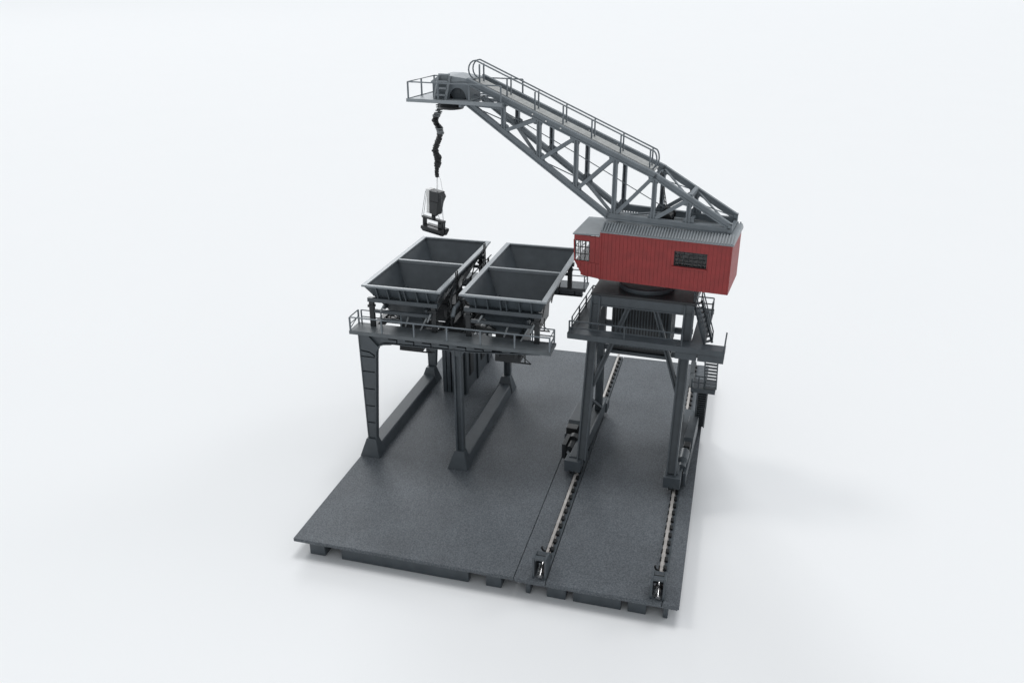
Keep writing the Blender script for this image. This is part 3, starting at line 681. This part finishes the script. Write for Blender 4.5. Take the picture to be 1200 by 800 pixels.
# ladder from the catwalk to the roof
mb = MB()
for d in (-0.22, 0.22): mb.bar((0.7, d, 24.2), (1.55, d, 20.4), 0.06, 0.06)
for k in range(11): c = Vector((0.7, 0, 24.2)).lerp(Vector((1.55, 0, 20.4)), (k + 0.5) / 11); mb.bar(c + Vector((0, -0.22, 0)), c + Vector((0, 0.22, 0)), 0.06, 0.06)
obj('ladder', mb, 'dark', cr)
mb = MB(); mb.cyl((1.4, -0.75, 20.85), (1.4, 0.75, 20.85), 0.42, 24)
for v in (-0.8, 0.8): mb.cyl((1.4, v - 0.05, 20.85), (1.4, v + 0.05, 20.85), 0.52, 24); mb.box(1.0, 1.8, v - 0.12, v + 0.12, 20.36, 20.95)
obj('winch', mb, 'black', cr, smooth=True)
obj('hoist_rope', MB().tube([(-14.9, 0.1, 29.3), (-6.0, 0.05, 25.1), (1.2, 0, 21.5)], 0.035, 6), 'boom', cr)
# platform at the boom tip
PZ = 28.86
mb = MB()
mb.box(-19.2, -14.5, -2.35, 2.35, PZ - 0.12, PZ); mb.box(-14.5, -11.3, -2.35, -1.75, PZ - 0.12, PZ); mb.box(-14.5, -11.3, 1.75, 2.35, PZ - 0.12, PZ)
mb.box(-19.28, -11.2, -2.43, -2.35, PZ - 0.2, PZ + 0.06); mb.box(-19.28, -11.2, 2.35, 2.43, PZ - 0.2, PZ + 0.06); mb.box(-19.28, -19.2, -2.35, 2.35, PZ - 0.2, PZ + 0.06)
plat = obj('tip_platform', mb, 'rim', cr)
railing(cr, [(-11.3, -2.3, PZ), (-19.15, -2.3, PZ), (-19.15, 2.3, PZ), (-11.3, 2.3, PZ)], 1.3, 2.6, (1.0,), 0.055)
for p, q in (((-14.5, -1.5, 28.6), (-11.55, -1.5, 28.45)), ((-14.5, 1.5, 28.6), (-11.55, 1.5, 28.45)), ((-14.7, -2.3, 28.55), (-14.7, 2.3, 28.55)), ((-11.4, -2.3, 28.62), (-11.4, 2.3, 28.62))):
    obj('platform_beam', MB().bar(p, q, 0.2, 0.22), 'boom', cr)
# sheave house
mb = MB()
arch = [(-17.55, PZ + 0.004), (-16.12, PZ + 0.004)] + [(-15.4 + 0.72 * math.cos(PI - PI * k / 12), PZ + 0.06 + 0.82 * math.sin(PI - PI * k / 12)) for k in range(13)] + [(-14.68, PZ + 0.004), (-14.5, PZ + 0.004), (-14.5, 30.25), (-17.55, 30.02)]
for v in (-1.2, 1.08): mb.prism(arch, v, v + 0.12)
mb.box(-17.55, -17.43, -1.08, 1.08, PZ + 0.004, 30.0); mb.box(-14.62, -14.5, -1.08, 1.08, PZ + 0.004, 30.2)
sh = obj('sheave_house', mb, 'boom', cr)
mb = MB(); mb.prism([(-17.65, 30.03), (-14.2, 30.28), (-14.2, 30.42), (-16.0, 30.62), (-16.9, 30.62), (-17.65, 30.15)], -1.3, 1.3)
obj('house_cover', mb, 'roof', sh, bevel=0.03)
mb = MB(); mb.cyl((-15.4, -0.95, PZ + 0.55), (-15.4, -0.75, PZ + 0.55), 0.72, 28); mb.cyl((-15.4, 0.35, PZ + 0.55), (-15.4, 0.55, PZ + 0.55), 0.72, 28); mb.cyl((-15.4, -1.0, PZ + 0.55), (-15.4, 0.9, PZ + 0.55), 0.16, 12)
obj('sheave', mb, 'grey', cr, smooth=True)
mb = MB(); mb.lathe([(0.55, 27.95), (0.95, 28.02), (1.02, 28.2), (0.75, 28.735)], -16.35, -0.35, 36)
obj('swivel_dish', mb, 'black', cr, smooth=True)
mb = MB()
for u in (-17.15, -16.2): mb.bar((u, -1.75, PZ), (u + 0.25, -1.38, 30.62), 0.2, 0.12)
for k in range(4): z = PZ + 0.35 + k * 0.5; t = (z - PZ) / 2.09; mb.bar((-17.1 + 0.28 * t, -1.75 + 0.43 * t, z), (-16.23 + 0.28 * t, -1.75 + 0.43 * t, z), 0.3, 0.12)
obj('ladder', mb, 'rim', cr)

# ------------------------------------------------------------------ coiled hoist cable and the grab
cable = thing('hoist_cable', 'kinked dark coiled cable hanging from the boom tip down to the grab', 'cable', (-17.85, -0.0, 28.7), CF)
path = [(-17.80, 28.74), (-17.60, 27.9), (-17.85, 27.4), (-18.0, 26.9), (-17.78, 26.45), (-17.66, 25.9), (-17.86, 25.2), (-18.12, 24.5), (-18.05, 24.0), (-17.96, 23.5), (-18.02, 23.0), (-18.05, 22.4)]
def P(t):
    t = max(0, min(len(path) - 1.0001, t)); i = int(t); f = t - i; f = f * f * (3 - 2 * f)
    a, b = path[i], path[i + 1]
    return Vector((a[0] + (b[0] - a[0]) * f, 0.12 * math.sin(t * 1.7), a[1] + (b[1] - a[1]) * f))
def coil(t0, t1, turns, rad, wire, mb, jitter=0.05):
    pts = []; n = int(turns * 9)
    for k in range(n + 1):
        t = t0 + (t1 - t0) * k / n; c = P(t); a = 2 * PI * k / 9
        r = rad * (1 + 0.10 * math.sin(t * 9.1) + 0.06 * math.sin(t * 23.7))
        pts.append(c + Vector((r * math.cos(a), r * math.sin(a), 0.03 * math.sin(a * 0.37) + 0.05 * math.cos(a + t))))
    mb.tube(pts, wire, 5)
mb = MB()
coil(0.2, 2.2, 6, 0.17, 0.05, mb); coil(2.0, 4.4, 20, 0.22, 0.06, mb)
coil(4.8, 9.6, 44, 0.23, 0.065, mb); coil(9.6, 11, 10, 0.13, 0.06, mb)
mb.ring(P(8.0) + Vector((0.22, -0.1, 0)), 0.2, 0.09, (0.3, 1, 0.2), 14)
obj('coil', mb, 'cord', cable, smooth=True)
mb = MB(); coil(0.1, 2.3, 11, 0.27, 0.045, mb); coil(4.2, 5.0, 5, 0.26, 0.055, mb)
obj('light_coil', mb, 'light', cable, smooth=True)
mb = MB(); mb.tube([P(k / 3) for k in range(0, 34)], 0.08, 7)
obj('core', mb, 'cord', cable, smooth=True)
mb = MB(); mb.tube([(-18.05, 0, 22.45), (-18.12, 0, 21.25)], 0.075, 8); mb.tube([(-18.0, 0, 22.6), (-17.75, 0, 22.1), (-17.62, 0.0, 21.2)], 0.022, 5)
obj('rod', mb, 'silver', cable, smooth=True)

GRF = None
grab = thing('grab_bucket', 'small dark clamshell grab with string cords hanging above the hoppers', 'grab', (-18.1, 0, 21.2), (CF[0] - 0.22, CF[1] + 0.03, CF[2]))
grab.rotation_euler = (0, math.radians(4), math.radians(-6.5 - 14))
gx = -18.1
mb = MB(); mb.box(gx - 0.3, gx + 0.72, -0.42, 0.42, 20.3, 21.15); mb.taper(gx - 0.28, gx + 0.5, -0.36, 0.36, 19.15, gx - 0.3, gx + 0.66, -0.42, 0.42, 20.28)
mb.prism([(gx + 0.72, 20.35), (gx + 0.92, 20.75), (gx + 0.72, 21.05)], -0.4, 0.4)
obj('motor_block', mb, 'dark', grab, bevel=0.03)
mb = MB(); mb.box(gx - 0.72, gx - 0.32, -0.36, 0.36, 20.6, 21.2); mb.box(gx - 0.62, gx - 0.32, -0.34, 0.34, 19.15, 20.6)
obj('side_plate', mb, 'white', grab)
mb = MB(); mb.cyl((gx, -0.15, 18.6), (gx, -0.15, 18.95), 0.18, 12); mb.box(gx - 0.22, gx + 0.22, -0.16, 0.16, 18.95, 19.148)
obj('stem', mb, 'dark', grab)
mb = MB(); mb.box(gx - 1.3, gx + 1.1, -0.16, 0.16, 18.52, 18.7)
for x in (gx - 1.1, gx + 0.6, gx + 0.95): mb.box(x - 0.08, x + 0.08, -0.2, 0.2, 17.9, 18.52)
mb.box(gx + 0.55, gx + 1.0, -0.22, 0.22, 18.05, 18.4)
obj('crosshead', mb, 'dark', grab)
for s in (-1, 1):
    mb = MB(); mb.prism([(s * 0.03, 17.42), (s * 0.08, 17.95), (s * 0.55, 17.95), (s * 0.6, 17.75), (s * 0.3, 17.4)], gx - 1.1, gx + 1.15, 'x')
    obj('shell', mb, 'dark', grab, bevel=0.03)
mb = MB()
for a, b in (((gx - 0.8, -0.3, 21.0), (gx - 1.3, -0.2, 18.6)), ((gx - 0.65, -0.4, 20.6), (gx - 1.1, -0.2, 18.6)), ((gx + 0.9, -0.2, 20.9), (gx + 1.1, -0.1, 18.2)), ((gx + 0.65, -0.3, 19.2), (gx + 0.75, -0.1, 18.5))):
    mb.tube([a, b], 0.022, 5)
obj('cord', mb, 'light', grab)

# ------------------------------------------------------------------ camera
cam = bpy.data.cameras.new('camera'); co = bpy.data.objects.new('camera', cam); COL.objects.link(co)
R = [0.96517, 0.261607, -0.003093, 0.103727, -0.39349, -0.913458, -0.240184, 0.881321, -0.406921]
r, d, f = Vector(R[0:3]), Vector(R[3:6]), Vector(R[6:9])
mw = Matrix(((r.x, -d.x, -f.x, 28.595 * S), (r.y, -d.y, -f.y, -43.562 * S), (r.z, -d.z, -f.z, 37.819 * S), (0, 0, 0, 1)))
co.matrix_world = mw
cam.sensor_width = 36; cam.lens = 966.794 / 1200 * 36; cam.clip_start = 0.01; cam.clip_end = 100
scene.camera = co

# ------------------------------------------------------------------ light: bright studio surround plus one softbox from the left
w = bpy.data.worlds.new('World'); scene.world = w; w.use_nodes = True
bg = w.node_tree.nodes['Background']; bg.inputs[0].default_value = (0.93, 0.965, 1.0, 1); bg.inputs[1].default_value = 0.525
def area(name, loc, target, size, energy, col):
    l = bpy.data.lights.new(name, 'AREA'); l.shape = 'DISK'; l.size = size * S; l.energy = energy; l.color = col
    o = bpy.data.objects.new(name, l); COL.objects.link(o); o.location = Vector(loc) * S
    o.rotation_euler = (Vector(target) - Vector(loc)).to_track_quat('-Z', 'Y').to_euler()
    return o
tgt = Vector((22, 18, 10)); dirv = Vector((-0.525, 0.03, 0.85)).normalized()
area('softbox', tgt + dirv * 1500, tgt, 320, 245, (1.0, 0.97, 0.94))
area('overhead_softbox', (400, 1200, 6000), (100, 600, 0), 2200, 10900, (1.0, 0.995, 1.0))
area('back_left_softbox', tgt + Vector((-0.42, 0.78, 0.47)).normalized() * 7000, tgt, 2500, 11500, (0.97, 0.985, 1.0))
area('back_right_softbox', tgt + Vector((0.62, 0.50, 0.60)).normalized() * 5000, tgt, 1700, 2200, (0.97, 0.98, 1.0))

vs_ = scene.view_settings
scene.display_settings.display_device = 'sRGB'
vs_.view_transform = 'Standard'; vs_.look = 'None'; vs_.exposure = 0; vs_.gamma = 1; vs_.use_curve_mapping = False
for o in list(bpy.data.objects):
    if '_piv' in o.keys(): del o['_piv']
